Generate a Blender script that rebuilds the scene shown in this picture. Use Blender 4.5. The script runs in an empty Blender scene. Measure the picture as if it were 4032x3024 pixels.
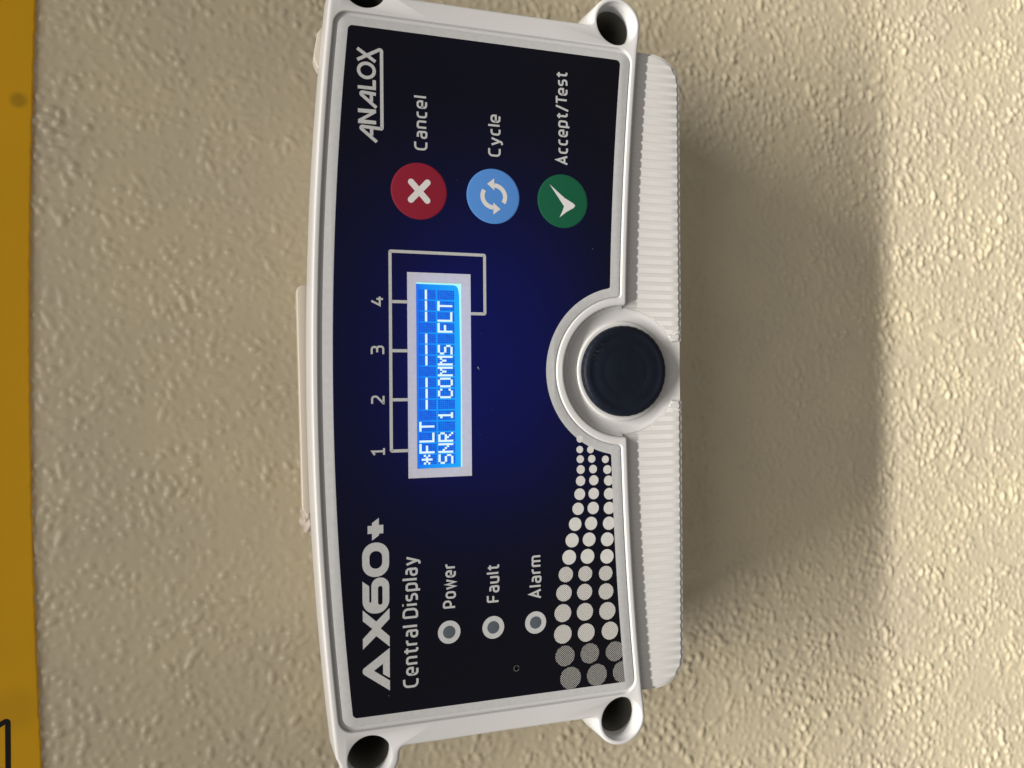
import bpy, bmesh, math
import numpy as np
from mathutils import Matrix, Vector
from mathutils.geometry import tessellate_polygon

# ------------------------------------------------------------------ camera, world, lights, exposure
S = bpy.context.scene
COL = S.collection
DW = 60.0                       # mm from the wall to the face of the front panel
MM = 0.001
cam_d = bpy.data.cameras.new('camera'); cam = bpy.data.objects.new('camera', cam_d); COL.objects.link(cam)
right = Vector((-0.007168, -0.302771, -0.953036)); up = Vector((0.999974, -0.002271, -0.006800)); fwd = Vector((0.000105, 0.953061, -0.302780))
m = Matrix.Identity(4)
for i in range(3):
    m[i][0] = right[i]; m[i][1] = up[i]; m[i][2] = -fwd[i]
m.translation = Vector((-4.1*MM, (-235.0-DW)*MM, 69.0*MM))
cam.matrix_world = m
cam_d.sensor_width = 36.0; cam_d.lens = 36.0*3028/4032
cam_d.clip_start = 0.01; cam_d.clip_end = 50
cam_d.dof.use_dof = True; cam_d.dof.focus_distance = 0.246; cam_d.dof.aperture_fstop = 27.04/2.6
S.camera = cam

w = bpy.data.worlds.new('World'); S.world = w; w.use_nodes = True
bg = w.node_tree.nodes['Background']
bg.inputs[0].default_value = (1.0, 0.93, 0.84, 1); bg.inputs[1].default_value = 0.20

# a long fluorescent tube high above and in front of the wall; its beam is shaped to dim the upper wall
L = bpy.data.lights.new('tube_lamp', 'AREA'); L.shape = 'RECTANGLE'; L.size = 2.0; L.size_y = 0.065
L.energy = 152.0; L.color = (1.0, 0.95, 0.86)
lo = bpy.data.objects.new('tube_lamp', L); COL.objects.link(lo)
LP = Vector((-0.01, -0.85, 1.90)); tgt = Vector((0, 0, -0.20))
lo.location = LP; lo.rotation_euler = (tgt-LP).to_track_quat('-Z', 'Y').to_euler()
L.use_nodes = True
nt = L.node_tree; em = nt.nodes['Emission']
geo = nt.nodes.new('ShaderNodeNewGeometry')
sx = nt.nodes.new('ShaderNodeSeparateXYZ'); nt.links.new(geo.outputs['Incoming'], sx.inputs[0])
hyp = nt.nodes.new('ShaderNodeMath'); hyp.operation = 'ARCTAN2'
nt.links.new(sx.outputs['Y'], hyp.inputs[0]); nt.links.new(sx.outputs['Z'], hyp.inputs[1])
ab = nt.nodes.new('ShaderNodeMath'); ab.operation = 'ABSOLUTE'; nt.links.new(hyp.outputs[0], ab.inputs[0])
# ab = angle in the vertical plane between the ray and straight up/down (incoming may point either way)
mr = nt.nodes.new('ShaderNodeMapRange'); mr.interpolation_type = 'SMOOTHSTEP'
nt.links.new(ab.outputs[0], mr.inputs[0])
def ang(z): return math.atan2(0.85, 1.90 - z)
A0, A1 = ang(0.07), ang(-0.40)
pi_minus = nt.nodes.new('ShaderNodeMath'); pi_minus.operation = 'MINIMUM'
comp = nt.nodes.new('ShaderNodeMath'); comp.operation = 'SUBTRACT'; comp.inputs[0].default_value = math.pi
nt.links.new(ab.outputs[0], comp.inputs[1])
nt.links.new(ab.outputs[0], pi_minus.inputs[0]); nt.links.new(comp.outputs[0], pi_minus.inputs[1])
nt.links.new(pi_minus.outputs[0], mr.inputs[0])
mr.inputs[1].default_value = A0; mr.inputs[2].default_value = A1
mr.inputs[3].default_value = 0.035; mr.inputs[4].default_value = 1.0
nt.links.new(mr.outputs[0], em.inputs['Strength'])

# a second, broad and softer lamp, added for soft light from above in front
R2 = bpy.data.lights.new('room_fill_lamp', 'AREA'); R2.shape = 'RECTANGLE'; R2.size = 1.4; R2.size_y = 0.9
R2.energy = 8.8; R2.color = (1.0, 0.93, 0.84)
ro = bpy.data.objects.new('room_fill_lamp', R2); COL.objects.link(ro)
ro.location = (-0.1, -1.3, 1.45); ro.rotation_euler = (-ro.location).to_track_quat('-Z', 'Y').to_euler()

# the screen's own blue backlight, inside the closed case behind the front panel
B = bpy.data.lights.new('backlight_lamp', 'AREA'); B.shape = 'RECTANGLE'; B.size = 0.080; B.size_y = 0.045
B.energy = 0.025; B.color = (0.01, 0.26, 1.0)
bo = bpy.data.objects.new('backlight_lamp', B); COL.objects.link(bo)
bo.location = (0.006, (32-DW)*MM, 3*MM); bo.rotation_euler = (math.radians(-90), 0, 0)

B2 = bpy.data.lights.new('backlight_edge_lamp', 'AREA'); B2.shape = 'RECTANGLE'; B2.size = 0.0586; B2.size_y = 0.0152
B2.energy = 0.0055; B2.color = (0.10, 0.30, 1.0)
bo2 = bpy.data.objects.new('backlight_edge_lamp', B2); COL.objects.link(bo2)
bo2.location = (-0.00125, (2.6-DW)*MM, 18.04*MM); bo2.rotation_euler = (math.radians(-90), 0, 0)

S.view_settings.view_transform = 'Standard'; S.view_settings.look = 'None'
S.view_settings.exposure = 0.0; S.view_settings.gamma = 1.0

# ------------------------------------------------------------------ materials
def mat(name, col, rough=0.5, spec=0.5, bump=None, var=None):
    M = bpy.data.materials.new(name); M.use_nodes = True
    n = M.node_tree; b = n.nodes['Principled BSDF']
    b.inputs['Base Color'].default_value = (*col, 1); b.inputs['Roughness'].default_value = rough
    b.inputs['Specular IOR Level'].default_value = spec
    if bump or var:
        tc = n.nodes.new('ShaderNodeTexCoord')
    if bump:
        sc, st, dist = bump
        no = n.nodes.new('ShaderNodeTexNoise'); no.inputs['Scale'].default_value = sc; no.inputs['Detail'].default_value = 3
        n.links.new(tc.outputs['Object'], no.inputs['Vector'])
        bp = n.nodes.new('ShaderNodeBump'); bp.inputs['Strength'].default_value = st; bp.inputs['Distance'].default_value = dist
        n.links.new(no.outputs['Fac'], bp.inputs['Height']); n.links.new(bp.outputs[0], b.inputs['Normal'])
    if var:
        sc, amt = var
        no = n.nodes.new('ShaderNodeTexNoise'); no.inputs['Scale'].default_value = sc; no.inputs['Detail'].default_value = 4
        n.links.new(tc.outputs['Object'], no.inputs['Vector'])
        mp = n.nodes.new('ShaderNodeMapRange'); mp.inputs[1].default_value = 0.3; mp.inputs[2].default_value = 0.7
        mp.inputs[3].default_value = 1-amt; mp.inputs[4].default_value = 1+amt
        n.links.new(no.outputs['Fac'], mp.inputs[0])
        mx = n.nodes.new('ShaderNodeVectorMath'); mx.operation = 'SCALE'; mx.inputs[0].default_value = col
        n.links.new(mp.outputs[0], mx.inputs['Scale']); n.links.new(mx.outputs[0], b.inputs['Base Color'])
    return M

def emat(name, col, s=1.0):
    M = bpy.data.materials.new(name); M.use_nodes = True; n = M.node_tree
    n.nodes.remove(n.nodes['Principled BSDF'])
    e = n.nodes.new('ShaderNodeEmission'); e.inputs[0].default_value = (*col, 1); e.inputs[1].default_value = s
    n.links.new(e.outputs[0], n.nodes['Material Output'].inputs[0]); return M

def translucent(M, col, fac):
    n = M.node_tree; b = n.nodes['Principled BSDF']; o = n.nodes['Material Output']
    t = n.nodes.new('ShaderNodeBsdfTranslucent'); t.inputs[0].default_value = (*col, 1)
    a = n.nodes.new('ShaderNodeMixShader'); a.inputs[0].default_value = fac
    n.links.new(b.outputs[0], a.inputs[1]); n.links.new(t.outputs[0], a.inputs[2]); n.links.new(a.outputs[0], o.inputs[0])
    return M

M_white = mat('white_plastic', (0.575, 0.578, 0.592), 0.30, 0.5, bump=(900, 0.05, 0.0002), var=(14, 0.02))
M_white2 = mat('ribbed_plastic', (0.60, 0.598, 0.60), 0.38, 0.5, bump=(900, 0.05, 0.0002), var=(16, 0.03))
M_base = mat('case_plastic', (0.66, 0.64, 0.59), 0.4, 0.4)
M_silver = mat('silver_print', (0.465, 0.475, 0.495), 0.55, 0.3, bump=(2600, 0.25, 0.0001), var=(600, 0.05))
M_frame = translucent(mat('screen_frame_print', (0.62, 0.62, 0.60), 0.55, 0.3, var=(600, 0.05)), (0.40, 0.60, 1.0), 0.15)
M_text = mat('grey_print', (0.45, 0.46, 0.475), 0.55, 0.3, var=(900, 0.06))
M_navy = translucent(mat('panel_ink', (0.0030, 0.0031, 0.0034), 0.36, 0.21, bump=(1500, 0.12, 0.00008)), (0.0, 0.11, 1.0), 0.06)
M_red = mat('red_print', (0.225, 0.009, 0.027), 0.5, 0.3, bump=(1500, 0.15, 0.00008))
M_blue = mat('blue_print', (0.075, 0.235, 0.62), 0.5, 0.3, bump=(1500, 0.15, 0.00008))
M_green = mat('green_print', (0.004, 0.088, 0.043), 0.5, 0.3, bump=(1500, 0.15, 0.00008))
M_dot = mat('dot_print', (0.56, 0.56, 0.56), 0.55, 0.3, var=(600, 0.05))
M_icon = mat('icon_print', (0.62, 0.61, 0.62), 0.5, 0.3)
M_lens = mat('lens_smoke', (0.075, 0.095, 0.115), 0.35, 0.4)
M_rubber = mat('black_rubber', (0.0040, 0.0066, 0.0145), 0.55, 0.22, bump=(420, 0.25, 0.0004), var=(60, 0.3))
M_bore = mat('shaded_bore', (0.15, 0.145, 0.125), 0.6, 0.3)  # shade of the deep wells is put into this dark colour
M_dark = mat('screw_black', (0.004, 0.004, 0.004), 0.7, 0.03)  # dark screw heads, with the shade at the well floor put into the colour
M_tab = mat('clear_plastic', (0.62, 0.57, 0.49), 0.25, 0.5)
M_seal = mat('sealant', (0.62, 0.54, 0.50), 0.35, 0.5)
M_sign = mat('yellow_sheet', (0.80, 0.43, 0.005), 0.38, 0.4, var=(9, 0.10))
M_black = mat('black_ink', (0.006, 0.005, 0.005), 0.5, 0.25)
M_dust = mat('dust', (0.5, 0.48, 0.45), 0.8, 0.2)

def halftone(name, cover):
    M = mat(name, (0.46, 0.455, 0.45), 0.55, 0.3); n = M.node_tree; b = n.nodes['Principled BSDF']
    tc = n.nodes.new('ShaderNodeTexCoord'); mp = n.nodes.new('ShaderNodeMapping')
    mp.inputs['Rotation'].default_value = (0, math.radians(45), 0)
    n.links.new(tc.outputs['Object'], mp.inputs[0])
    sp = n.nodes.new('ShaderNodeSeparateXYZ'); n.links.new(mp.outputs[0], sp.inputs[0])
    s = []
    for ax in ('X', 'Z'):
        k = n.nodes.new('ShaderNodeMath'); k.operation = 'MULTIPLY'; k.inputs[1].default_value = 2*math.pi/0.00046
        n.links.new(sp.outputs[ax], k.inputs[0])
        c = n.nodes.new('ShaderNodeMath'); c.operation = 'SINE'; n.links.new(k.outputs[0], c.inputs[0]); s.append(c)
    a = n.nodes.new('ShaderNodeMath'); a.operation = 'ADD'
    n.links.new(s[0].outputs[0], a.inputs[0]); n.links.new(s[1].outputs[0], a.inputs[1])
    g = n.nodes.new('ShaderNodeMath'); g.operation = 'GREATER_THAN'; g.inputs[1].default_value = cover
    n.links.new(a.outputs[0], g.inputs[0])
    mx = n.nodes.new('ShaderNodeMix'); mx.data_type = 'RGBA'
    mx.inputs['A'].default_value = (0.006, 0.006, 0.008, 1); mx.inputs['B'].default_value = (0.56, 0.555, 0.545, 1)
    n.links.new(g.outputs[0], mx.inputs['Factor']); n.links.new(mx.outputs['Result'], b.inputs['Base Color'])
    return M
M_half_light = halftone('halftone_light', -0.85)
M_half_dark = halftone('halftone_dark', 0.55)

# wall paint: beige with a few darker specks
M_wall = mat('wall_paint', (0.69, 0.59, 0.405), 0.30, 0.5, bump=(700, 0.12, 0.0003))
n = M_wall.node_tree; b = n.nodes['Principled BSDF']; tc = n.nodes.new('ShaderNodeTexCoord')
vo = n.nodes.new('ShaderNodeTexVoronoi'); vo.inputs['Scale'].default_value = 34
n.links.new(tc.outputs['Object'], vo.inputs['Vector'])
rnd = n.nodes.new('ShaderNodeSeparateColor'); n.links.new(vo.outputs['Color'], rnd.inputs[0])
rad = n.nodes.new('ShaderNodeMapRange'); rad.inputs[1].default_value = 0.4; rad.inputs[2].default_value = 1.0
rad.inputs[3].default_value = 0.0; rad.inputs[4].default_value = 0.042
n.links.new(rnd.outputs[0], rad.inputs[0])
lt = n.nodes.new('ShaderNodeMath'); lt.operation = 'LESS_THAN'
n.links.new(vo.outputs['Distance'], lt.inputs[0]); n.links.new(rad.outputs[0], lt.inputs[1])
lt2 = n.nodes.new('ShaderNodeMath'); lt2.operation = 'MULTIPLY'; lt2.inputs[1].default_value = 0.55
n.links.new(lt.outputs[0], lt2.inputs[0])
no = n.nodes.new('ShaderNodeTexNoise'); no.inputs['Scale'].default_value = 22; no.inputs['Detail'].default_value = 4
n.links.new(tc.outputs['Object'], no.inputs['Vector'])
cr = n.nodes.new('ShaderNodeValToRGB')
cr.color_ramp.elements[0].position = 0.35; cr.color_ramp.elements[0].color = (0.645, 0.572, 0.432, 1)
cr.color_ramp.elements[1].position = 0.65; cr.color_ramp.elements[1].color = (0.70, 0.62, 0.445, 1)
n.links.new(no.outputs['Fac'], cr.inputs[0])
mx = n.nodes.new('ShaderNodeMix'); mx.data_type = 'RGBA'; mx.inputs['B'].default_value = (0.24, 0.19, 0.12, 1)
n.links.new(lt2.outputs[0], mx.inputs['Factor']); n.links.new(cr.outputs[0], mx.inputs['A'])
n.links.new(mx.outputs['Result'], b.inputs['Base Color'])

# ------------------------------------------------------------------ helpers (x, z in mm; d = mm behind the panel face)
def V(x, z, d): return Vector((x*MM, (d-DW)*MM, z*MM))

def fin(name, bm, material, parent=None, smooth=None, mats=None):
    me = bpy.data.meshes.new(name); bm.to_mesh(me); bm.free()
    for q in (mats or [material]): me.materials.append(q)
    if smooth is not None:
        me.polygons.foreach_set('use_smooth', [True]*len(me.polygons))
        me.set_sharp_from_angle(angle=math.radians(smooth))
    o = bpy.data.objects.new(name, me); COL.objects.link(o)
    if parent: o.parent = parent
    return o

def path(pts, seg=7):
    """closed polygon; a point (x,z,r) with r>0 gets a fillet"""
    out = []; N = len(pts)
    for i in range(N):
        p = pts[i]; r = p[2] if len(p) > 2 else 0
        if r <= 0: out.append((p[0], p[1])); continue
        out += fillet(pts[i-1], p, pts[(i+1) % N], r, seg)
    return out

def fillet(a, p, c, r, seg):
    P = np.array(p[:2], float); A = np.array(a[:2], float)-P; Cc = np.array(c[:2], float)-P
    la, lc = np.linalg.norm(A), np.linalg.norm(Cc); A /= la; Cc /= lc
    cosw = np.clip(A@Cc, -1, 1); ang_ = math.acos(cosw)
    if ang_ > math.pi-0.02: return [tuple(P)]
    t = r/math.tan(ang_/2); lim = 0.98*min(la, lc)
    if t > lim: t = lim; r = t*math.tan(ang_/2)
    bis = A+Cc; bis /= np.linalg.norm(bis); cen = P+bis*(r/math.sin(ang_/2))
    s = P+A*t-cen; e = P+Cc*t-cen
    a0 = math.atan2(s[1], s[0]); a1 = math.atan2(e[1], e[0]); da = (a1-a0+math.pi) % (2*math.pi)-math.pi
    return [(cen[0]+r*math.cos(a0+da*k/seg), cen[1]+r*math.sin(a0+da*k/seg)) for k in range(seg+1)]

def openpath(pts, seg=5):
    out = [(pts[0][0], pts[0][1])]
    for i in range(1, len(pts)-1):
        p = pts[i]; r = p[2] if len(p) > 2 else 0
        out += fillet(pts[i-1], p, pts[i+1], r, seg) if r > 0 else [(p[0], p[1])]
    out.append((pts[-1][0], pts[-1][1])); return out

def area(p):
    return 0.5*sum(p[i-1][0]*p[i][1]-p[i][0]*p[i-1][1] for i in range(len(p)))

def offset(p, k):
    """k > 0 grows the polygon"""
    P = np.array(p, float); s = 1 if area(p) > 0 else -1
    e = np.roll(P, -1, 0)-P; ln = np.linalg.norm(e, axis=1, keepdims=True); ln[ln < 1e-9] = 1e-9
    nrm = np.stack([e[:, 1], -e[:, 0]], 1)/ln*s
    a = np.roll(nrm, 1, 0)+nrm; q = (a*a).sum(1, keepdims=True); q[q < 0.5] = 0.5
    return [tuple(v) for v in P+a*(2*k/q)]

def clean(p):
    o = []
    for q in p:
        if not o or math.hypot(q[0]-o[-1][0], q[1]-o[-1][1]) > 0.02: o.append(q)
    if math.hypot(o[0][0]-o[-1][0], o[0][1]-o[-1][1]) < 0.02: o.pop()
    return o

def face(bm, polys, d, mi=0):
    pts = [q for p in polys for q in p]
    tri = tessellate_polygon([[Vector((x, z, 0)) for x, z in p] for p in polys])
    vs = [bm.verts.new(V(x, z, d)) for x, z in pts]
    for t in tri:
        a, b_, c = (pts[i] for i in t)
        cr_ = (b_[0]-a[0])*(c[1]-a[1])-(b_[1]-a[1])*(c[0]-a[0])
        if abs(cr_) < 1e-9: continue
        i, j, k = t if cr_ > 0 else (t[0], t[2], t[1])
        try: bm.faces.new((vs[i], vs[j], vs[k])).material_index = mi
        except ValueError: pass

def rings(bm, rs, closed=True, mi=0):
    """rs: list of (polygon, d)"""
    prev = None
    for p, d in rs:
        cur = [bm.verts.new(V(x, z, d)) for x, z in p]
        if prev:
            N = len(cur)
            for i in range(N if closed else N-1):
                j = (i+1) % N
                bm.faces.new((prev[i], prev[j], cur[j], cur[i])).material_index = mi
        prev = cur

def weld(bm):
    bmesh.ops.remove_doubles(bm, verts=bm.verts, dist=2e-7)
    bmesh.ops.recalc_face_normals(bm, faces=bm.faces)

def circle(cx, cz, r, nseg=56):
    return [(cx+r*math.cos(2*math.pi*i/nseg), cz+r*math.sin(2*math.pi*i/nseg)) for i in range(nseg)]

def arcpts(cx, cz, r, a0, a1, nseg):
    return [(cx+r*math.cos(math.radians(a0+(a1-a0)*i/nseg)), cz+r*math.sin(math.radians(a0+(a1-a0)*i/nseg))) for i in range(nseg+1)]

def solid(bm, p, d0, d1, r=0.3, mi=0, grow=0.0, seg=3):
    """plate: front at d0 with rounded edge r, sides to d1"""
    p = clean(p)
    rs = [(offset(p, grow), d1)]
    for k in range(seg+1):
        a = math.pi/2*k/seg
        rs.append((offset(p, -r*(1-math.cos(a))), d0+r-r*math.sin(a)))
    rings(bm, rs, mi=mi); face(bm, [offset(p, -r)], d0, mi)

# strokes ---------------------------------------------------------------
def stroke(bm, pts, wd, d, closed=False, cap=0):
    P = np.array(pts, float)
    keep = [0]
    for i in range(1, len(P)):
        if np.linalg.norm(P[i]-P[keep[-1]]) > 1e-4: keep.append(i)
    P = P[keep]
    if closed and np.linalg.norm(P[0]-P[-1]) < 1e-4: P = P[:-1]
    N = len(P); h = wd/2
    seg = (np.roll(P, -1, 0)-P); ln = np.linalg.norm(seg, axis=1, keepdims=True); ln[ln < 1e-9] = 1
    nn = np.stack([-seg[:, 1], seg[:, 0]], 1)/ln
    Lp, Rp = [], []
    for i in range(N):
        if closed or 0 < i < N-1: a, b_ = nn[i-1], nn[i]
        elif i == 0: a = b_ = nn[0]
        else: a = b_ = nn[N-2]
        mvec = a+b_; q = max(mvec@mvec, 0.35)
        o_ = mvec*(2*h/q)
        Lp.append(P[i]+o_); Rp.append(P[i]-o_)
    vl = [bm.verts.new(V(x, z, d)) for x, z in Lp]; vr = [bm.verts.new(V(x, z, d)) for x, z in Rp]
    for i in range(N if closed else N-1):
        j = (i+1) % N
        bm.faces.new((vr[i], vr[j], vl[j], vl[i]))
    if cap and not closed:
        for i, t in ((0, -1), (N-1, 1)):
            base = math.atan2(nn[0 if i == 0 else N-2][1], nn[0 if i == 0 else N-2][0])
            ring = [bm.verts.new(V(P[i][0]+h*math.cos(base-t*math.pi*k/8), P[i][1]+h*math.sin(base-t*math.pi*k/8), d)) for k in range(9)]
            bm.faces.new(ring)

X = 0.76
GL = {
 'C': (.50, [[(.50, 1), (0, 1, .30), (0, 0, .30), (.50, 0)]]),
 'a': (.40, [[(.04, X), (.40, X, .20), (.40, 0)], [(.40, .44), (0, .44, .18), (0, 0, .18), (.40, 0)]]),
 'n': (.42, [[(0, 0), (0, X)], [(0, X), (.42, X, .20), (.42, 0)]]),
 'c': (.36, [[(.36, X), (0, X, .22), (0, 0, .22), (.36, 0)]]),
 'e': (.43, [[(.40, 0), (0, 0, .22), (0, X, .22), (.43, X, .22), (.43, .35), (0, .35)]]),
 'l': (0, [[(0, 1.07), (0, 0)]]),
 'y': (.46, [[(0, X), (.24, 0)], [(.46, X), (.20, -.20, .10), (.02, -.23)]]),
 'A': (.58, [[(0, -.02), (.29, 1), (.58, -.02)], [(.10, .27), (.48, .27)]]),
 'p': (.42, [[(0, -.25), (0, X)], [(0, X), (.42, X, .20), (.42, 0, .20), (0, 0)]]),
 't': (.27, [[(.12, .97), (.12, 0, .14), (.34, 0)], [(-.06, X), (.32, X)]]),
 '/': (.34, [[(0, -.14), (.34, 1.08)]]),
 'T': (.56, [[(0, 1), (.56, 1)], [(.28, 1), (.28, 0)]]),
 's': (.38, [[(.37, X), (0, X, .17), (0, .40, .17), (.39, .38, .17), (.39, 0, .17), (0, 0)]]),
 'P': (.48, [[(0, 0), (0, 1)], [(0, 1), (.48, 1, .24), (.48, .39, .24), (0, .39)]]),
 'o': (.44, [[(0, .38), (0, X, .22), (.44, X, .22), (.44, 0, .22), (0, 0, .22), (0, .38)]]),
 'w': (.68, [[(0, X), (.17, 0), (.34, X), (.51, 0), (.68, X)]]),
 'r': (.22, [[(0, 0), (0, X)], [(0, .52), (.0, X, .2), (.28, X)]]),
 'F': (.46, [[(0, 0), (0, 1)], [(0, 1), (.46, 1)], [(0, .49), (.42, .49)]]),
 'u': (.42, [[(0, X), (0, 0, .20), (.42, 0)], [(.42, X), (.42, 0)]]),
 'm': (.72, [[(0, 0), (0, X)], [(0, X), (.36, X, .17), (.36, 0)], [(.36, X), (.72, X, .17), (.72, 0)]]),
 'D': (.54, [[(0, 0), (0, 1)], [(0, 1), (.54, 1, .30), (.54, 0, .30), (0, 0)]]),
 'i': (0, [[(0, 0), (0, X)], [(0, 1.0), (0, 1.10)]]),
 '1': (.46, [[(0, .80), (.24, 1), (.24, 0)], [(0, 0), (.46, 0)]]),
 '2': (.50, [[(0, 1), (.48, 1, .22), (.48, .60, .12), (.02, .02), (.02, 0), (.52, 0)]]),
 '3': (.50, [[(0, 1), (.47, 1, .20), (.47, .53, .20), (.12, .53)], [(.20, .53), (.50, .53, .20), (.50, 0, .20), (0, 0)]]),
 '4': (.56, [[(.28, 1), (0, .28), (.58, .28)], [(.42, .56), (.42, 0)]]),
}
def text(name, s, x0, x1, z0, cap, wd, parent, material=None, gap=.30, d=-0.03):
    """s written between x0 and x1 (ink edges), baseline z0, capital height cap (ink)"""
    pos = 0; items = []
    for c in s:
        if c == ' ': pos += .30; continue
        wdt, st = GL[c]; items.append((pos, st)); pos += wdt+gap
        if c in '/': pos -= .10
        if c == 'T': pos -= .14
    tot = pos-gap
    hw = wd/2; sx_ = (x1-x0-wd)/tot if tot > 0 else 1; sz = cap-wd
    bm = bmesh.new(); k = 0
    for p0, st in items:
        for poly in st:
            q = [(x0+hw+(p0+a[0])*sx_, z0+hw+a[1]*sz)+((a[2]*min(sx_, sz),) if len(a) > 2 else ()) for a in poly]
            stroke(bm, openpath(q), wd, d-0.004*(k % 3)); k += 1
    return fin(name, bm, material or M_text, parent)

# ------------------------------------------------------------------ the wall (real relief: pebbled paint)
rng = np.random.default_rng(7)
RES = 0.55
gx0, gx1, gz0, gz1 = -235.0, 225.0, -345.0, 190.0
nx = int((gx1-gx0)/RES)+1; nz = int((gz1-gz0)/RES)+1
H = np.zeros((nz, nx), np.float32)
# pebbles of paint, kept apart from one another
cell = 2.6
seen = {}; keep = []
for (px_, pz_) in rng.uniform((gx0, gz0), (gx1, gz1), (90000, 2)):
    k_ = (int(px_/cell), int(pz_/cell)); ok = True
    for a_ in (-1, 0, 1):
        for c_ in (-1, 0, 1):
            o_ = seen.get((k_[0]+a_, k_[1]+c_))
            if o_ and (o_[0]-px_)**2+(o_[1]-pz_)**2 < cell*cell: ok = False
    if ok: seen[k_] = (px_, pz_); keep.append((px_, pz_))
keep = np.array(keep); nb = len(keep)
bx = (keep[:, 0]-gx0)/RES; bz = (keep[:, 1]-gz0)/RES
ra = rng.uniform(0.56, 1.2, nb)/RES; el = 1+np.minimum(np.abs(rng.normal(0, 0.7, nb)), 1.5); th = rng.uniform(0, math.pi, nb)
hh = rng.uniform(0.26, 0.74, nb)*np.where(rng.uniform(0, 1, nb) < .2, .4, 1)*(ra*RES/.75)**.7
for i in range(nb):
    R_ = int(ra[i]*el[i]*1.6)+2
    cx_, cz_ = int(bx[i]), int(bz[i])
    x_0, x_1, z_0, z_1 = max(0, cx_-R_), min(nx, cx_+R_+1), max(0, cz_-R_), min(nz, cz_+R_+1)
    dx = (np.arange(x_0, x_1)-bx[i])[None, :]; dz = (np.arange(z_0, z_1)-bz[i])[:, None]
    c_, s_ = math.cos(th[i]), math.sin(th[i])
    u = (dx*c_+dz*s_)/(ra[i]*el[i]); v = (-dx*s_+dz*c_)/ra[i]
    g = np.clip(1.45*np.exp(-0.95*(u*u+v*v)**1.25)-.05, 0, 1)*hh[i]
    sub = H[z_0:z_1, x_0:x_1]; np.maximum(sub, g, out=sub)
def smooth_noise(nz, nx, cell, amp):
    a = rng.normal(0, 1, (int(nz/cell)+3, int(nx/cell)+3))
    zi = np.linspace(0, a.shape[0]-2.001, nz); xi = np.linspace(0, a.shape[1]-2.001, nx)
    z0_ = zi.astype(int); x0_ = xi.astype(int); fz = (zi-z0_)[:, None]; fx = (xi-x0_)[None, :]
    fz = fz*fz*(3-2*fz); fx = fx*fx*(3-2*fx)
    g = a[np.ix_(z0_, x0_)]*(1-fz)*(1-fx)+a[np.ix_(z0_+1, x0_)]*fz*(1-fx)+a[np.ix_(z0_, x0_+1)]*(1-fz)*fx+a[np.ix_(z0_+1, x0_+1)]*fz*fx
    return (g*amp).astype(np.float32)
H = (3*H+np.roll(H, 1, 0)+np.roll(H, -1, 0)+np.roll(H, 1, 1)+np.roll(H, -1, 1))/7
H *= np.clip(0.85+smooth_noise(nz, nx, 28, 0.28), 0.25, 1.3)
H += smooth_noise(nz, nx, 60, 0.10)+smooth_noise(nz, nx, 7, 0.025)
for (mx0, mz0, ax_, az_) in ((85.5, -106.5, 3.6, 2.4), (-115.0, -104.5, 2.6, 3.4)):     # two old filler dabs under the unit
    U_ = (gx0+np.arange(nx)*RES-mx0)[None, :]/ax_; W_ = (gz0+np.arange(nz)*RES-mz0)[:, None]/az_
    q2 = U_*U_+W_*W_; k2 = np.clip(1.6-q2*.8, 0, 1); H = H*(1-k2)+(0.9*np.clip(1.35-q2, 0, 1))*k2
edge = np.minimum.reduce([np.arange(nx)[None, :]+0*H, (nx-1-np.arange(nx))[None, :]+0*H, np.arange(nz)[:, None]+0*H, (nz-1-np.arange(nz))[:, None]+0*H])
H *= np.clip(edge/12, 0, 1)
co = np.zeros((nz, nx, 3), np.float32)
co[..., 0] = (gx0+np.arange(nx)*RES)[None, :]*MM; co[..., 2] = (gz0+np.arange(nz)*RES)[:, None]*MM; co[..., 1] = -H*MM
xe, ze = gx0+(nx-1)*RES, gz0+(nz-1)*RES
B_ = 1500.0
ext = np.array([[-B_, 0, -B_], [B_, 0, -B_], [B_, 0, B_], [-B_, 0, B_], [gx0, 0, gz0], [xe, 0, gz0], [xe, 0, ze], [gx0, 0, ze]], np.float32)*MM
idx = np.arange(nz*nx).reshape(nz, nx)
q = np.stack([idx[:-1, :-1], idx[:-1, 1:], idx[1:, 1:], idx[1:, :-1]], -1).reshape(-1, 4)
e0 = nz*nx
q = np.concatenate([q, np.array([[0, 1, 5, 4], [1, 2, 6, 5], [2, 3, 7, 6], [3, 0, 4, 7]])+e0])
verts = np.concatenate([co.reshape(-1, 3), ext])
me = bpy.data.meshes.new('wall')
me.vertices.add(len(verts)); me.vertices.foreach_set('co', verts.ravel())
me.loops.add(q.size); me.loops.foreach_set('vertex_index', q.ravel().astype(np.int32))
me.polygons.add(len(q)); me.polygons.foreach_set('loop_start', np.arange(0, q.size, 4, dtype=np.int32))
me.polygons.foreach_set('use_smooth', np.ones(len(q), bool))
me.update(calc_edges=True); me.materials.append(M_wall)
wall = bpy.data.objects.new('wall', me); COL.objects.link(wall)
wall['kind'] = 'structure'; wall['label'] = 'beige painted wall with a pebbled orange peel texture'

# ------------------------------------------------------------------ the yellow sign above the unit
sign = bpy.data.objects.new('warning_sign', None); COL.objects.link(sign); sign.location = (0, 0, 0.1435)
sign['label'] = 'yellow warning sign sheet with black triangle outline, fixed to the wall above the white unit'
sign['category'] = 'sign'
bm = bmesh.new()
xs = np.linspace(-190, 190, 120)
low = [(x, 144.9-2.6*(x/128.0)**2*(1 if abs(x) < 128 else 128/abs(x))+0.16*math.sin(x*0.9)*math.sin(x*0.23)) for x in xs]
sh = [(a, z-143.5) for a, z in low]+[(190, 190), (-190, 190)]
solid(bm, sh, DW-1.6, DW+0.3, 0.4)
for v in bm.verts: pass
weld(bm); fin('sheet', bm, M_sign, sign, 35)
bm = bmesh.new()
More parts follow.
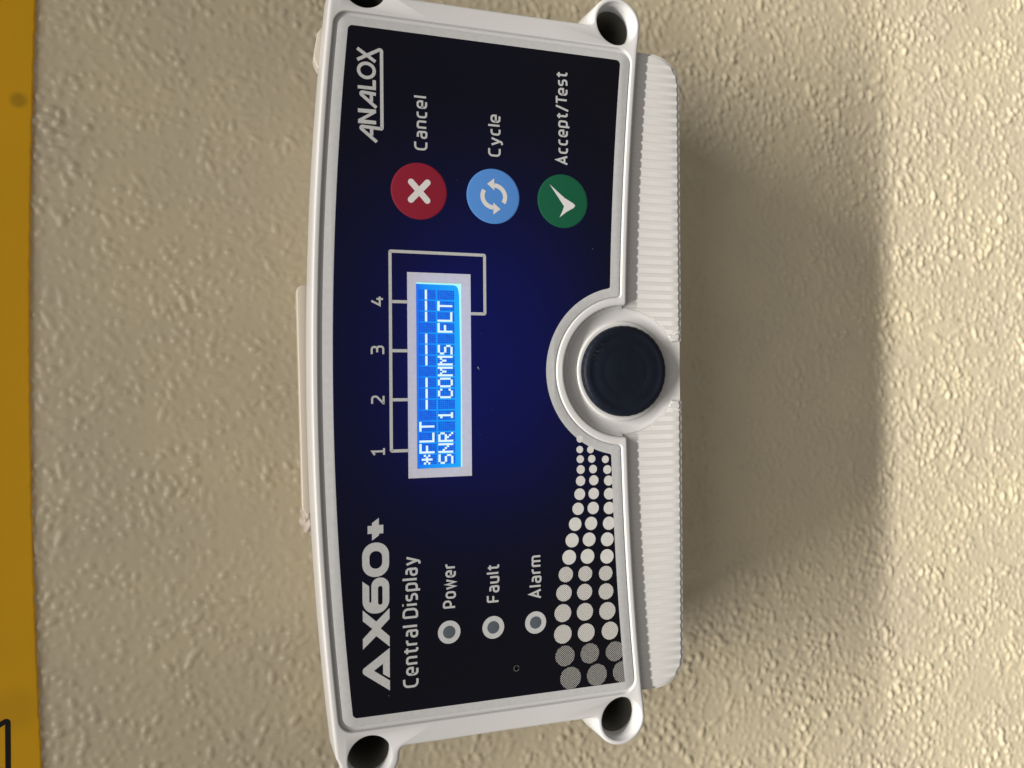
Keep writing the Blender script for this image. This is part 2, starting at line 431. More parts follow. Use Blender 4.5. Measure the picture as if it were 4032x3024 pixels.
# equilateral warning triangle; its right-hand corner is in view
tx, tz = -112.6, 150.9-143.5
side = 130.0
tri = [(tx, tz, 1.4), (tx-side/2, tz+side*0.866, 1.4), (tx-side, tz, 1.4)]
o_ = path(tri, 5); i_ = path([(tx-2.9, tz+1.65), (tx-side/2, tz+side*0.866-3.3), (tx-side+2.9, tz+1.65)])
face(bm, [o_, i_], DW-1.64); weld(bm); fin('triangle_outline', bm, M_black, sign)
# soft dark spots on the sheet
n = M_sign.node_tree; b = n.nodes['Principled BSDF']; tc = n.nodes.new('ShaderNodeTexCoord')
src = b.inputs['Base Color'].links[0].from_socket
for (sx0, sz0, r_, amt) in ((.0916, .0039, .0036, .42), (-.111, .006, .010, .12)):
    sub = n.nodes.new('ShaderNodeVectorMath'); sub.operation = 'DISTANCE'; sub.inputs[1].default_value = (sx0, (DW-1.6-DW)*MM, sz0)
    n.links.new(tc.outputs['Object'], sub.inputs[0])
    q_ = n.nodes.new('ShaderNodeMapRange'); q_.interpolation_type = 'SMOOTHSTEP'
    q_.inputs[1].default_value = r_; q_.inputs[2].default_value = r_*.35; q_.inputs[3].default_value = 0; q_.inputs[4].default_value = amt
    n.links.new(sub.outputs['Value'], q_.inputs[0])
    mx = n.nodes.new('ShaderNodeMix'); mx.data_type = 'RGBA'; mx.inputs['B'].default_value = (0.13, 0.10, 0.012, 1)
    n.links.new(q_.outputs[0], mx.inputs['Factor']); n.links.new(src, mx.inputs['A']); src = mx.outputs['Result']
n.links.new(src, b.inputs['Base Color'])

# ------------------------------------------------------------------ the unit
dev = bpy.data.objects.new('gas_alarm_unit', None); COL.objects.link(dev)
dev['label'] = 'white wall-mounted gas alarm display with black front panel and lit blue screen'
dev['category'] = 'alarm panel'

def mirror(half):
    """half: right side from top centre to bottom centre; returns the closed outline"""
    left = [(-p[0],)+tuple(p[1:]) for p in reversed(half)]
    if abs(half[0][0]) < 1e-6: left = left[:-1]
    if abs(half[-1][0]) < 1e-6: left = left[1:]
    return half+left
def top(z0, x1, k=15, x0=0.0): return [(x0+(x1-x0)*i/k, z0-(x0+(x1-x0)*i/k)**2/2080.0) for i in range(k+1)]
def bot(z0, xa, xb, k=12): return [(xa+(xb-xa)*i/k, z0-(xa+(xb-xa)*i/k)**2/2300.0) for i in range(k+1)]
CZ = -45.6
def notch(R, zlow, k=26):
    """from the right end of the arc at height zlow round to the top centre"""
    a0 = math.degrees(math.asin(max(-1, min(1, (zlow-CZ)/R))))
    return arcpts(0, CZ, R, a0, 90, k)
def zc(z0, x): return z0-x*x/2300.0

HT = (116.6, 40.3); HB = (116.4, -43.2)
def lid_outline():
    h = top(56.8, 115.5)
    h += arcpts(HT[0], HT[1], 9.1, 84, -88, 16)
    h += fillet((HT[0], HT[1]-9.1), (114.7, HT[1]-9.2), (114.8, 0), 4.0, 6)
    h += [(114.75, 20), (114.7, 0), (114.8, -20)]
    h += fillet((114.8, -20), (114.85, HB[1]+8.9), (HB[0]+1, HB[1]+8.9), 1.6, 5)
    h += arcpts(HB[0], HB[1], 8.9, 88, -88, 18)
    h += [(111, zc(-46.0, 111)-0.15)]
    h += list(reversed(bot(-46.0, 24.5, 108)))
    h += fillet((25, zc(-46, 25)), (22.05, zc(-46, 22)), (22.0, -44), 1.1, 5)
    h += notch(22.0, -44.6)
    return clean(mirror([tuple(p[:2]) for p in h]))
def panel_outline(z_top, hw, z_bot, R, r_c, r_n):
    zb = zc(z_bot, hw)
    x_n = math.sqrt(R*R-(z_bot-0.5-CZ)**2)
    h = top(z_top, hw-r_c-0.3)
    h += fillet(h[-1], (hw, z_top-hw*hw/2080), (hw, 0), r_c, 6)
    h += [(hw, 20), (hw, -20)]
    h += fillet((hw, 0), (hw, zb), (hw-12, zc(z_bot, hw-12)), r_c, 6)
    h += list(reversed(bot(z_bot, x_n+2.5, hw-r_c-0.5)))
    a = (x_n, zc(z_bot, x_n)); ang0 = math.degrees(math.atan2(a[1]-CZ, a[0]))
    nxt = (R*math.cos(math.radians(ang0+10)), CZ+R*math.sin(math.radians(ang0+10)))
    h += fillet((x_n+2.5, zc(z_bot, x_n+2.5)), a, nxt, r_n, 5)
    h += arcpts(0, CZ, R, ang0+6, 90, 26)
    return clean(mirror([tuple(p[:2]) for p in h]))

LID = lid_outline()
REC = panel_outline(54.75, 108.3, -43.75, 24.75, 4.6, 1.6)
PLAT = panel_outline(53.55, 107.0, -43.35, 25.2, 3.6, 1.3)
NAVY = panel_outline(50.45, 104.4, -39.95, 28.25, 1.5, 0.9)

# lid: rounded rim, recessed pocket, four screw wells
bm = bmesh.new()
F = -0.6; r = 1.0
holes = [(sx_*c[0], c[1], rc) for c, rc in ((HT, 6.7), (HB, 7.3)) for sx_ in (1, -1)]
rs = [(offset(LID, 0.75), 14.0), (offset(LID, 0.75), 13.0)]
for k in range(6):
    a = math.pi/2*k/5; rs.append((offset(LID, -r*(1-math.cos(a))), F+r-r*math.sin(a)))
rings(bm, [(offset(LID, -1.4), 14.0)]+rs)
hole_f = [circle(x, z, rc+0.25) for x, z, rc in holes]
face(bm, [offset(LID, -r), offset(REC, 0.4)]+hole_f, F)
rr = 0.4
rings(bm, [(offset(REC, 0.4-rr*math.sin(math.pi/2*k/4)), F+rr*(1-math.cos(math.pi/2*k/4))) for k in range(5)]+[(REC, 0.5)])
face(bm, [REC, PLAT], 0.5)
for (x, z, rc) in holes:
    low_ = z < 0
    rin = rc-(0.7 if low_ else 0.15)
    rings(bm, [(circle(x, z, rc+0.25), F), (circle(x, z, rc+0.05), F+0.1), (circle(x, z, rc), F+0.35), (circle(x, z, rin+0.1), 1.0 if low_ else 0.2), (circle(x, z, rin), 1.4 if low_ else .6), (circle(x, z, rin-.05), 5.2)])
weld(bm)
lid = fin('lid', bm, M_white, dev, 38)
for (x, z, rc) in holes:
    rin = rc-(0.75 if z < 0 else 0.2)
    bm = bmesh.new()
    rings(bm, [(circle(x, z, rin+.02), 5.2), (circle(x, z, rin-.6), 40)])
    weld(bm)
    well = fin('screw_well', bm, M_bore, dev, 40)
    bm = bmesh.new()
    solid(bm, circle(x, z, rin-.45, 40), 34.0, 39.5, 0.1)
    s_ = path([(x-3, z-.6), (x+3, z-.6), (x+3, z+.6), (x-3, z+.6)])
    rings(bm, [(s_, 33.98), (offset(s_, -.1), 34.6)]); weld(bm)
    fin('screw', bm, M_dark, well, 40)

# label: silver border and panel ink
bm = bmesh.new()
rings(bm, [(offset(PLAT, 0), 0.5), (offset(PLAT, 0), 0.18), (offset(PLAT, -0.07), 0.05), (offset(PLAT, -0.2), 0.0)])
face(bm, [offset(PLAT, -0.2), NAVY], 0.0); weld(bm)
border = fin('silver_border', bm, M_silver, dev, 30)
FR = [(30.6, 27.95), (-32.9, 27.95), (-32.9, 7.82), (30.6, 7.82)]
WIN = [(27.55, 25.18), (-30.05, 25.18), (-30.05, 10.9), (27.55, 10.9)]
bm = bmesh.new(); face(bm, [NAVY, FR], 0.0)
panel = fin('front_panel', bm, M_navy, dev)
bm = bmesh.new(); face(bm, [FR, WIN], 0.0); rings(bm, [(WIN, 0.0), (WIN, 0.75)]); weld(bm)
frame = fin('screen_frame', bm, M_frame, dev)

# printed lettering and marks, sub-parts of the panel
text('lettering', 'Central Display', -97.2, -56.9, 25.28, 4.80, 0.70, panel)
text('lettering', 'Power', -74.0, -60.1, 13.25, 4.20, 0.64, panel)
text('lettering', 'Fault', -73.5, -61.5, -0.95, 4.20, 0.64, panel)
text('lettering', 'Alarm', -73.6, -59.6, -15.18, 4.15, 0.64, panel)
text('lettering', 'Cancel', 68.4, 85.2, 21.31, 4.15, 0.64, panel)
text('lettering', 'Cycle', 68.4, 81.8, -2.41, 4.15, 0.64, panel, gap=.27)
text('lettering', 'Accept/Test', 67.6, 98.0, -25.5, 4.15, 0.64, panel, gap=.29)
for c, a, b_ in (('1', -25.6, -23.0), ('2', -10.05, -7.2), ('3', 5.0, 7.9), ('4', 19.9, 23.0)):
    text('lettering', c, a, b_, 35.1, 4.08, 0.60, panel)

# AX60+
bm = bmesh.new(); dd = -0.03
A_ = path([(-97.25, 34.1), (-90.55, 43.25, 1.3), (-84.3, 34.1), (-93.37, 34.1), (-92.0, 36.15), (-88.85, 36.15), (-90.7, 38.9), (-94.2, 34.1)], 6)
face(bm, [A_], dd)
X_ = [(-83.95, 42.15), (-80.75, 42.15), (-77.95, 39.3), (-75.35, 42.15), (-72.1, 42.15), (-75.85, 38.1), (-72.15, 34.08), (-75.4, 34.08), (-78.05, 36.8), (-80.7, 34.08), (-83.85, 34.08), (-80.25, 38.1)]
face(bm, [X_], dd)
six = path([(-63.4, 42.17), (-73.4, 42.17, 3.9), (-73.4, 34.1, 3.9), (-62.6, 34.1, 2.7), (-62.6, 39.5, 2.5), (-69.9, 39.5, .2), (-69.9, 40.15, .2), (-65.0, 40.15)], 8)
face(bm, [six, path([(-70.85, 36.15, .65), (-65.15, 36.15, .65), (-65.15, 37.52, .65), (-70.85, 37.52, .65)], 5)], dd)
zero = path([(-62.3, 42.18, 3.9), (-62.3, 34.08, 3.9), (-51.88, 34.08, 3.9), (-51.88, 42.18, 3.9)], 9)
face(bm, [zero, path([(-59.8, 40.02, 1.85), (-59.8, 36.17, 1.85), (-54.45, 36.17, 1.85), (-54.45, 40.02, 1.85)], 7)], dd)
face(bm, [[(-51.2, 39.2), (-49.8, 37.1), (-49.2, 37.1), (-49.2, 35.77), (-46.6, 35.77), (-46.6, 37.1), (-44.45, 37.1), (-45.9, 39.18), (-46.75, 39.18), (-46.75, 40.5), (-49.15, 40.5), (-49.15, 39.2)]], dd)
fin('lettering', bm, M_text, panel)

# maker's name with its underline bracket
bm = bmesh.new(); W_ = 1.0
for k, (pts, cl) in enumerate([
    ([(69.75, 36.9), (74.2, 42.5, .45), (73.85, 35.3, .3), (98.25, 35.3, .5), (94.15, 42.6)], False),
    ([(71.6, 38.45), (73.9, 38.45)], False),
    ([(80.15, 36.95), (84.6, 42.5, .45), (84.2, 37.08)], False),
    ([(81.9, 38.45), (84.0, 38.45)], False),
    ([(85.95, 42.5), (85.95, 37.55), (88.45, 37.55)], False),
    ([(94.1, 37.15), (97.6, 42.6)], False)]):
    stroke(bm, openpath(pts), W_, dd-0.004*(k % 4), cl)
stroke(bm, [(91.16+2.15*math.cos(t), 39.87+2.36*math.sin(t)) for t in np.linspace(0, 2*math.pi, 33)[:-1]], W_, dd, True)
face(bm, [[(75.05, 37.06), (75.0, 42.47), (76.13, 42.47), (78.3, 39.0), (78.3, 42.5), (79.45, 42.5), (79.55, 37.07), (78.54, 37.07), (76.2, 40.7), (76.13, 37.07)]], dd)
fin('lettering', bm, M_text, panel)

# channel bracket round the screen
bm = bmesh.new()
stroke(bm, openpath([(-24.3, 27.95), (-24.3, 33.15, .3), (36.8, 33.15, .3), (36.8, 3.2, .3), (18.2, 3.2, .3), (18.2, 7.82)], 4), 0.95, dd)
for x in (-8.66, 6.37, 21.4): stroke(bm, [(x, 27.95), (x, 32.7)], 0.95, dd)
fin('bracket_print', bm, M_text, panel)

# fading dot rows
DOTS = [[(-22.4, -29.0, 1.2), (-25.86, -28.93, 1.23), (-29.03, -29.08, 1.34), (-32.46, -29.22, 1.5), (-36.2, -29.14, 1.71), (-40.57, -28.81, 1.98), (-45.35, -28.2, 2.08), (-50.36, -27.12, 2.29), (-55.57, -25.99, 2.4), (-61.08, -24.92, 2.5), (-66.63, -23.68, 2.6), (-72.63, -23.0, 2.81), (-79.17, -22.55, 3.02), (-86.06, -22.5, 3.18), (-93.26, -23.19, 3.5), (-100.72, -25.13, 3.78)],
 [(-25.99, -32.75, 1.24), (-29.07, -33.2, 1.34), (-32.47, -33.64, 1.45), (-36.2, -33.9, 1.72), (-40.6, -33.81, 1.94), (-45.38, -33.59, 2.1), (-50.44, -32.8, 2.26), (-55.71, -32.06, 2.36), (-61.25, -31.43, 2.52), (-66.92, -30.58, 2.57), (-72.95, -30.3, 2.78), (-79.5, -30.36, 3.0), (-86.4, -30.77, 3.11), (-93.4, -32.0, 3.43), (-100.79, -34.51, 3.71)],
 [(-29.41, -38.12, 1.3), (-32.84, -38.81, 1.52), (-36.54, -39.25, 1.73), (-40.94, -39.45, 2.0), (-45.71, -39.41, 2.11), (-50.79, -39.26, 2.27), (-56.11, -38.62, 2.38), (-61.78, -38.46, 2.49), (-67.36, -37.94, 2.54), (-73.42, -38.01, 2.76), (-79.95, -38.44, 3.03), (-86.65, -39.33, 3.08), (-93.72, -41.05, 3.42), (-100.84, -43.86, 3.7)]]
def clip(p, f):
    o = []
    for i in range(len(p)):
        a, b_ = p[i-1], p[i]; fa, fb = f(a), f(b_)
        if fa*fb < 0: t = fa/(fa-fb); o.append((a[0]+(b_[0]-a[0])*t, a[1]+(b_[1]-a[1])*t))
        if fb >= 0: o.append(b_)
    return o
for row in DOTS:
    for (x, z, r_) in row:
        bm = bmesh.new()
        p = circle(x, z, r_*0.97, 28)
        p = clip(p, lambda q: q[1]-zc(-39.95, q[0])); p = clip(p, lambda q: q[0]+104.4)
        face(bm, [p], -0.02 if x < -62 else -0.012)
        fin('printed_dot', bm, M_dot if x > -64 else (M_half_light if x > -90 else M_half_dark), panel)

# indicator lamps
for (x, z) in ((-81.42, 15.5), (-81.4, 1.16), (-81.3, -13.1)):
    bm = bmesh.new(); face(bm, [circle(x, z, 3.6, 48), circle(x, z, 2.0, 40)], dd)
    ring = fin('indicator_lamp', bm, M_silver, dev)
    bm = bmesh.new(); rings(bm, [(circle(x, z, 2.0, 40), -.03), (circle(x, z, 1.7, 40), -.06)]); face(bm, [circle(x, z, 1.7, 40)], -.06); weld(bm)
    fin('lens', bm, M_lens, ring, 60)
# small sounder hole
bm = bmesh.new()
face(bm, [circle(-95.35, -6.45, .86, 24)], -.02)
hole = fin('pinhole', bm, M_dark, dev)
bm = bmesh.new()
for a0, a1 in ((10, 262), (285, 350)):
    stroke(bm, arcpts(-95.35, -6.45, .88, a0, a1, 10), .16, -.03)
fin('chipped_edge', bm, mat('chipped_ink', (0.15, 0.15, 0.145), .7, .2), hole)

# the three membrane buttons
BX = 55.7
def button(z, mtl, label):
    bm = bmesh.new(); c = circle(BX, z, 8.75, 72)
    rings(bm, [(c, -0.005), (offset(c, -.15), -.06), (offset(c, -.6), -.10)])
    face(bm, [offset(c, -.6)], -.10); weld(bm)
    o = fin('push_button', bm, mtl, dev, 50); o['label'] = label; return o
b1 = button(24.0, M_red, 'red round cancel button with a white cross')
bm = bmesh.new()
stroke(bm, [(52.9, 26.6), (58.5, 21.4)], 1.95, -.13, cap=1); stroke(bm, [(52.9, 21.5), (58.4, 26.5)], 1.95, -.134, cap=1)
fin('icon', bm, M_icon, b1)
b2 = button(0.15, M_blue, 'light blue round cycle button with two curved arrows')
bm = bmesh.new(); cx_, cz_ = 55.65, 0.0
for s_ in (1, -1):
    arc = [(cx_+s_*3.55*math.cos(t), cz_+s_*3.75*math.sin(t)) for t in np.linspace(math.radians(238), math.radians(357), 14)]
    stroke(bm, arc, 1.4, -.13)
    face(bm, [[(cx_+s_*5.75, cz_-s_*.15), (cx_+s_*3.9, cz_+s_*2.2), (cx_+s_*1.95, cz_-s_*.2)]], -.134)
fin('icon', bm, M_icon, b2)
b3 = button(-23.55, M_green, 'dark green round accept button with a white tick')
bm = bmesh.new()
face(bm, [[(60.95, -18.9), (58.3, -22.2), (56.75, -24.2), (55.2, -27.2), (54.5, -27.9), (53.7, -27.3), (52.3, -24.9), (50.3, -22.3), (52.2, -23.3), (54.0, -23.95), (56.6, -22.1)]], -.13)
fin('icon', bm, M_icon, b3)

# the lit screen: backlight, 2 x 16 character cells, lit characters
M_lcd = bpy.data.materials.new('screen_blue'); M_lcd.use_nodes = True
n = M_lcd.node_tree; n.nodes.remove(n.nodes['Principled BSDF'])
e = n.nodes.new('ShaderNodeEmission'); n.links.new(e.outputs[0], n.nodes['Material Output'].inputs[0])
tc = n.nodes.new('ShaderNodeTexCoord'); sp = n.nodes.new('ShaderNodeSeparateXYZ'); n.links.new(tc.outputs['Object'], sp.inputs[0])
mr_ = n.nodes.new('ShaderNodeMapRange'); mr_.inputs[1].default_value = 0.0252; mr_.inputs[2].default_value = 0.0109
n.links.new(sp.outputs['Z'], mr_.inputs[0])
cr = n.nodes.new('ShaderNodeValToRGB'); el_ = cr.color_ramp.elements
el_[0].position = 0; el_[0].color = (0.018, 0.16, 0.86, 1); el_[1].position = 1; el_[1].color = (0.018, 0.40, 1.0, 1)
ee = el_.new(0.2); ee.color = (0.012, 0.26, 0.93, 1)
n.links.new(mr_.outputs[0], cr.inputs[0]); n.links.new(cr.outputs[0], e.inputs[0])
LD = 0.30
bm = bmesh.new(); face(bm, [WIN], LD)
scr = fin('display_screen', bm, M_lcd, dev)
M_edge = emat('backlight_edge', (0.42, 0.98, 1.0), 1.0)
bm = bmesh.new()
edge_in = path([(27.55, 25.18), (27.12, 25.1), (27.0, 12.0, 1.6), (24, 11.5), (-6, 11.15), (-30.0, 11.3), (-30.05, 10.9), (27.55, 10.9)], 6)
face(bm, [edge_in], LD-.03); fin('lit_edge', bm, M_edge, scr)
M_cell = bpy.data.materials.new('cell_blue'); M_cell.use_nodes = True
n = M_cell.node_tree; n.nodes.remove(n.nodes['Principled BSDF'])
e = n.nodes.new('ShaderNodeEmission'); n.links.new(e.outputs[0], n.nodes['Material Output'].inputs[0])
tc = n.nodes.new('ShaderNodeTexCoord'); no = n.nodes.new('ShaderNodeTexNoise'); no.inputs['Scale'].default_value = 420; no.inputs['Detail'].default_value = 2
n.links.new(tc.outputs['Object'], no.inputs['Vector'])
cr = n.nodes.new('ShaderNodeValToRGB'); el_ = cr.color_ramp.elements
el_[0].position = .35; el_[0].color = (0.018, 0.08, 0.66, 1); el_[1].position = .65; el_[1].color = (0.012, 0.15, 0.80, 1)
n.links.new(no.outputs['Fac'], cr.inputs[0]); n.links.new(cr.outputs[0], e.inputs[0])
M_pix = emat('pixel_white', (0.74, 0.96, 1.0), 1.0)
CW, CH, PX = 2.95, 5.4, 3.411
FONT = {'*': ['00000', '00100', '10101', '01110', '10101', '00100', '00000'], 'F': ['11111', '10000', '10000', '11110', '10000', '10000', '10000'],
 'L': ['10000']*6+['11111'], 'T': ['11111']+['00100']*6, '-': ['00000']*3+['11111']+['00000']*3,
 'S': ['01111', '10000', '10000', '01110', '00001', '00001', '11110'], 'N': ['10001', '10001', '11001', '10101', '10011', '10001', '10001'],
 'R': ['11110', '10001', '10001', '11110', '10100', '10010', '10001'], '1': ['00100', '01100']+['00100']*4+['01110'],
 'C': ['01110', '10001', '10000', '10000', '10000', '10001', '01110'], 'O': ['01110']+['10001']*5+['01110'],
 'M': ['10001', '11011', '10101', '10101', '10001', '10001', '10001']}
def cell_mesh():
    """40 faint dot positions of one character cell"""
    bm = bmesh.new(); pw, ph = CW/5, CH/8
    for i in range(5):
        for j in range(8):
            x, z = i*pw, -j*ph
            vs = [bm.verts.new((a*MM, 0, c*MM)) for a, c in ((x+.03, z-ph+.03), (x+pw-.03, z-ph+.03), (x+pw-.03, z-.03), (x+.03, z-.03))]
            bm.faces.new(vs)
    me_ = bpy.data.meshes.new('character_cell'); bm.to_mesh(me_); bm.free(); me_.materials.append(M_cell); return me_
cm = cell_mesh(); glyphs = {}
def glyph_mesh(c):
    if c in glyphs: return glyphs[c]
    bm = bmesh.new(); pw, ph = CW/5, CH/8
    for j, rw in enumerate(FONT[c]):
        run = None
        for i in range(6):
            on = i < 5 and rw[i] == '1'
            if on and run is None: run = i
            if not on and run is not None:
                x0, x1, z0, z1 = run*pw-.02, i*pw+.02, -(j+1)*ph-.02, -j*ph+.02
                y = -0.00001-0.000002*(j % 3)
                bm.faces.new([bm.verts.new((a*MM, y, c_*MM)) for a, c_ in ((x0, z0), (x1, z0), (x1, z1), (x0, z1))]); run = None
    me_ = bpy.data.meshes.new('character'); bm.to_mesh(me_); bm.free(); me_.materials.append(M_pix); glyphs[c] = me_; return me_
for rowi, line in enumerate(('*FLT --- --- ---', 'SNR 1 COMMS FLT ')):
    for i, c in enumerate(line):
        loc = V(-28.8+i*PX, (24.42, 18.45)[rowi], LD-.03)
        o = bpy.data.objects.new('character_cell', cm); COL.objects.link(o); o.parent = scr; o.location = loc
        if c != ' ':
            g = bpy.data.objects.new('character', glyph_mesh(c)); COL.objects.link(g); g.parent = scr; g.location = loc+Vector((0, -0.00002, 0))

# ribbed lower cover with the round dish and plug
RD = 21.3
GF, RF = 1.75, 1.52
HWc, ZB = 108.1, -66.9
def cover_half(hw, zb, rc, gapx, Rd):
    zi = CZ-math.sqrt(Rd*Rd-gapx*gapx)
    h = [(hw, -44.0), (hw, zb, rc), (gapx, zb), (gapx, zi)]
    a0 = math.degrees(math.atan2(zi-CZ, gapx))
    h += arcpts(0, CZ, Rd, a0+2, -0.5, 22)
    h += [(Rd, -44.0)]
    return clean(path(h, 12))
HALF = cover_half(HWc, ZB, 9.5, 10.4, RD)
flip = lambda p: [(-x, z) for x, z in p]
bm = bmesh.new()
for P_ in (HALF, flip(HALF)): solid(bm, P_, GF, 12.0, 0.12)
LIP = clean(path([(HWc+.9, -44), (HWc+.9, ZB-1.35, 10.5), (10.4, ZB-1.35), (10.4, ZB+3), (RD+2, -60), (RD+2, -44)], 12))
for P_ in (LIP, flip(LIP)): solid(bm, P_, GF+.42, 13.0, 0.25)
weld(bm); cover = fin('ribbed_cover', bm, M_white2, dev, 35)
PITCH = 3.0
x = 12.1
nrib = 0
bmr = {}
xs_ = [12.0+PITCH*i for i in range(33)]
for s_ in (1, -1):
    for x in xs_:
        if x > HWc-.9: continue
        def zt_(q): return -44.6 if q >= RD-.02 else CZ-math.sqrt(RD*RD-q*q)-.05
        def zb_(q):
            c0, z0 = HWc-9.5, ZB+9.5
            return ZB+.03 if q <= c0 else z0-math.sqrt(max(0.02, 9.5**2-(q-c0)**2))+.03
        bm = bmesh.new(); w2 = .42; ww = .80
        y0, y1 = GF+.05, RF
        prof = [(-ww, y0), (-w2, y1+.08), (-w2+.2, y1), (w2-.2, y1), (w2, y1+.08), (ww, y0)]
        va = [bm.verts.new(V(s_*(x+a), zt_(x+a), d)) for a, d in prof]; vb = [bm.verts.new(V(s_*(x+a), zb_(x+a), d)) for a, d in prof]
        for i in range(5): bm.faces.new((va[i], va[i+1], vb[i+1], vb[i]))
        bm.faces.new(vb); bm.faces.new(list(reversed(va)))
        bmesh.ops.recalc_face_normals(bm, faces=bm.faces)
        fin('rib', bm, M_white2, cover, 30)

# dish: surface of revolution, opening out through the lower edge
bm = bmesh.new()
NS = 144; prof_n = 16
def dish_col(t):
    """t = angle from straight down"""
    k = abs((t+math.pi) % (2*math.pi)-math.pi)
    up_ = min(1, max(0, (k-math.radians(27))/math.radians(11))); up_ = up_*up_*(3-2*up_)
    col = [(15.2, 4.6), (15.3, 1.65), (16.15, 1.5), (16.5, 1.62), (16.72, 1.85), (16.85, 2.2), (17.3, 2.45), (18.2, 2.5)]
    for R_, d_ in ((19.3, 2.4), (20.2, 2.1), (20.9, 1.7), (21.3, 1.2), (21.75, 0.4)):
        d_ = 2.5+(d_-2.5)*up_
        if k < math.radians(91): R_, d_ = min(R_, 21.2+.01*(R_-21)), max(d_, GF+.06)
        col.append((R_, d_))
    if up_ < 1 and k < math.radians(34):
        ext_ = (68.0-45.6)/max(math.cos(k), .8)
        col.append((max(21.8, min(ext_, 26))-.25, 2.5+(.4-2.5)*up_)); col.append((max(22, min(ext_, 26)), 4.5)); col.append((max(22, min(ext_, 26)), 12))
    elif k < math.radians(91):
        col.append((21.22, 2.5)); col.append((21.23, 3)); col.append((21.24, 4))
    else:
        col.append((21.9, .3)); col.append((21.95, .6)); col.append((22.0, 4))
    return col
cols = []
for i in range(NS):
    t = 2*math.pi*i/NS
    cols.append([bm.verts.new(V(R_*math.sin(t), CZ-R_*math.cos(t), d_)) for R_, d_ in dish_col(t)])
for i in range(NS):
    a, b_ = cols[i], cols[(i+1) % NS]
    for j in range(len(a)-1): bm.faces.new((a[j], b_[j], b_[j+1], a[j+1]))
bmesh.ops.recalc_face_normals(bm, faces=bm.faces)
dish = fin('round_dish', bm, M_white, dev, 50)

bm = bmesh.new()   # knurled rubber plug
NP = 240
def pl(R_, kn):
    return [((R_-kn*(0.5+0.5*math.cos(36*2*math.pi*i/NP))**3)*math.cos(2*math.pi*i/NP), CZ+(R_-kn*(0.5+0.5*math.cos(36*2*math.pi*i/NP))**3)*math.sin(2*math.pi*i/NP)) for i in range(NP)]
rs = [(pl(15.15, .18), 4.6), (pl(15.3, .18), 0.5), (pl(15.2, .16), -.1), (pl(14.9, .07), -.55), (pl(14.3, 0), -.88), (pl(13.4, 0), -1.0), (pl(12.9, 0), -.98), (pl(12.7, 0), -.90), (pl(11.0, 0), -.88), (pl(10.9, 0), -.90), (pl(8.0, 0), -.88), (pl(7.9, 0), -.86), (pl(7.7, 0), -.88), (pl(4, 0), -.88), (pl(.5, 0), -.88)]
rings(bm, rs); face(bm, [pl(.5, 0)], -.88); weld(bm)
plug = fin('round_plug', bm, M_rubber, dev, 40)
plug['label'] = 'black rubber plug with knurled edge in the round dish'
bm = bmesh.new(); rg = np.random.default_rng(3)
for i in range(18):     # pale scuffs on the plug rim
    a = math.radians(rg.normal(62, 9)); R0 = rg.uniform(11.2, 14.0); ln = rg.uniform(.6, 1.7); x, z = R0*math.cos(a), CZ+R0*math.sin(a)
    stroke(bm, [(x, z), (x+.1, z-ln*.7), (x+.05, z-ln)], rg.uniform(.05, .13), -1.012-.002*i)
sc = fin('scuff_mark', bm, mat('scuffed_rubber', (0.030, 0.032, 0.038), .6, .3), plug); sc['kind'] = 'stuff'

bm = bmesh.new(); solid(bm, path([(104, 46), (104, -38), (-104, -38), (-104, 46)]), 37.5, 39.0, 0.2); weld(bm)  # unseen black plate added to soak up stray blue backlight
fin('glow_absorber', bm, mat('absorber_black', (0.004, 0.006, 0.004), 0.8, 0.1), dev)
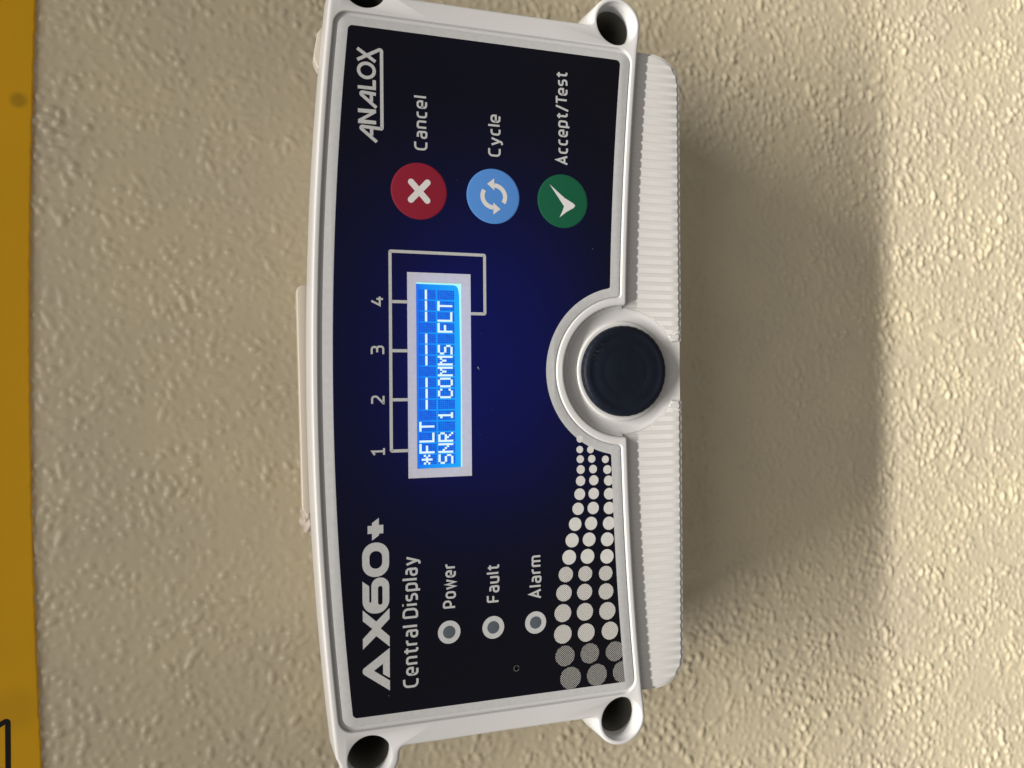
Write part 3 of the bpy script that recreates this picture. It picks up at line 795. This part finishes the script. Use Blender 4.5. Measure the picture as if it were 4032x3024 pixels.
# case body behind the lid, tapering to the wall
def body(k):
    hw = 107.0-k*10; zt = 55.0-k*2.5; zb = -66.5+k*3
    h = top(zt, hw-6, 12); h += fillet(h[-1], (hw, zt-hw*hw/2080), (hw, 0), 6, 6)
    h += [(hw, 0)]; h += fillet((hw, 0), (hw, zb), (0, zb), 10, 6); h += [(hw/2, zb)]
    return clean(mirror([tuple(p[:2]) for p in h]))
bm = bmesh.new()
rings(bm, [(offset(body(0), 0), 11.0), (body(0), 14), (body(.25), 20), (body(1), DW+.5)])
weld(bm); case = fin('case_body', bm, M_base, dev, 35)
bm = bmesh.new()     # four round bosses behind the lid's screw wells
for (x, z, rc) in holes: rings(bm, [(circle(x*.995, z, rc+1.2, 40), 13.5), (circle(x*.985, z, rc+.6, 40), DW-8), (circle(x*.97, z, rc-1, 40), DW+.4)])
weld(bm); fin('screw_boss', bm, M_base, dev, 40)

# slim tab along the top of the case, small moulded lug at its right
bm = bmesh.new()
def tabz(x, hi): return (60.35 if hi else 55.5)-(28-x)*0.020
pr = path([(27.6, 55.5), (27.6, tabz(27, 1), 2.2), (-44.5, tabz(-44, 1), 2.0), (-44.5, 54.0)], 6)
solid(bm, pr, 15.5, 23.0, 0.5)
weld(bm); t_ = fin('label_tab', bm, M_tab, case, 40); t_['label'] = 'slim clear plastic tab along the top edge of the case'
bm = bmesh.new()
solid(bm, path([(110, 51.3), (107, 53.4, 2), (99, 54.7, 3), (95.6, 53.2, 1), (95.6, 52)], 6), 14.2, 19, 0.5); weld(bm)
fin('top_lug', bm, M_tab, case, 40)
# sealant smear where the case meets the wall, above the tab's left end
bm = bmesh.new()
bmesh.ops.create_icosphere(bm, subdivisions=4, radius=1.0)
from mathutils import noise
for v in bm.verts:
    k = 1+0.32*noise.noise(v.co*2.3)+0.14*noise.noise(v.co*6.1)
    v.co = V(-48.2+5.2*v.co.x*k, 56.0+2.9*v.co.z*k-0.10*v.co.x, 30+7*v.co.y*k)
seal = fin('sealant_blob', bm, M_seal, None, 180)
seal['label'] = 'lumpy pinkish clear sealant blob at the left end of the tab on the white unit'
seal['category'] = 'sealant'

# dust on the panel
bm = bmesh.new()
for (x, z, r_) in ((1.2, 5.6, .32), (0.75, 5.3, .18), (-98.9, 34.4, .12), (40.6, -34, .14), (101, -12, .1), (60, 12, .1), (-20, 5, .1), (-12, 1, .09), (12, 4.5, .1)):
    face(bm, [[(x+r_*.9, z+r_*.5), (x-r_*.2, z+r_*.4), (x-r_, z-r_*.3), (x+.1*r_, z-.5*r_)]], -.02)
du = fin('dust', bm, M_dust, dev); du['kind'] = 'stuff'
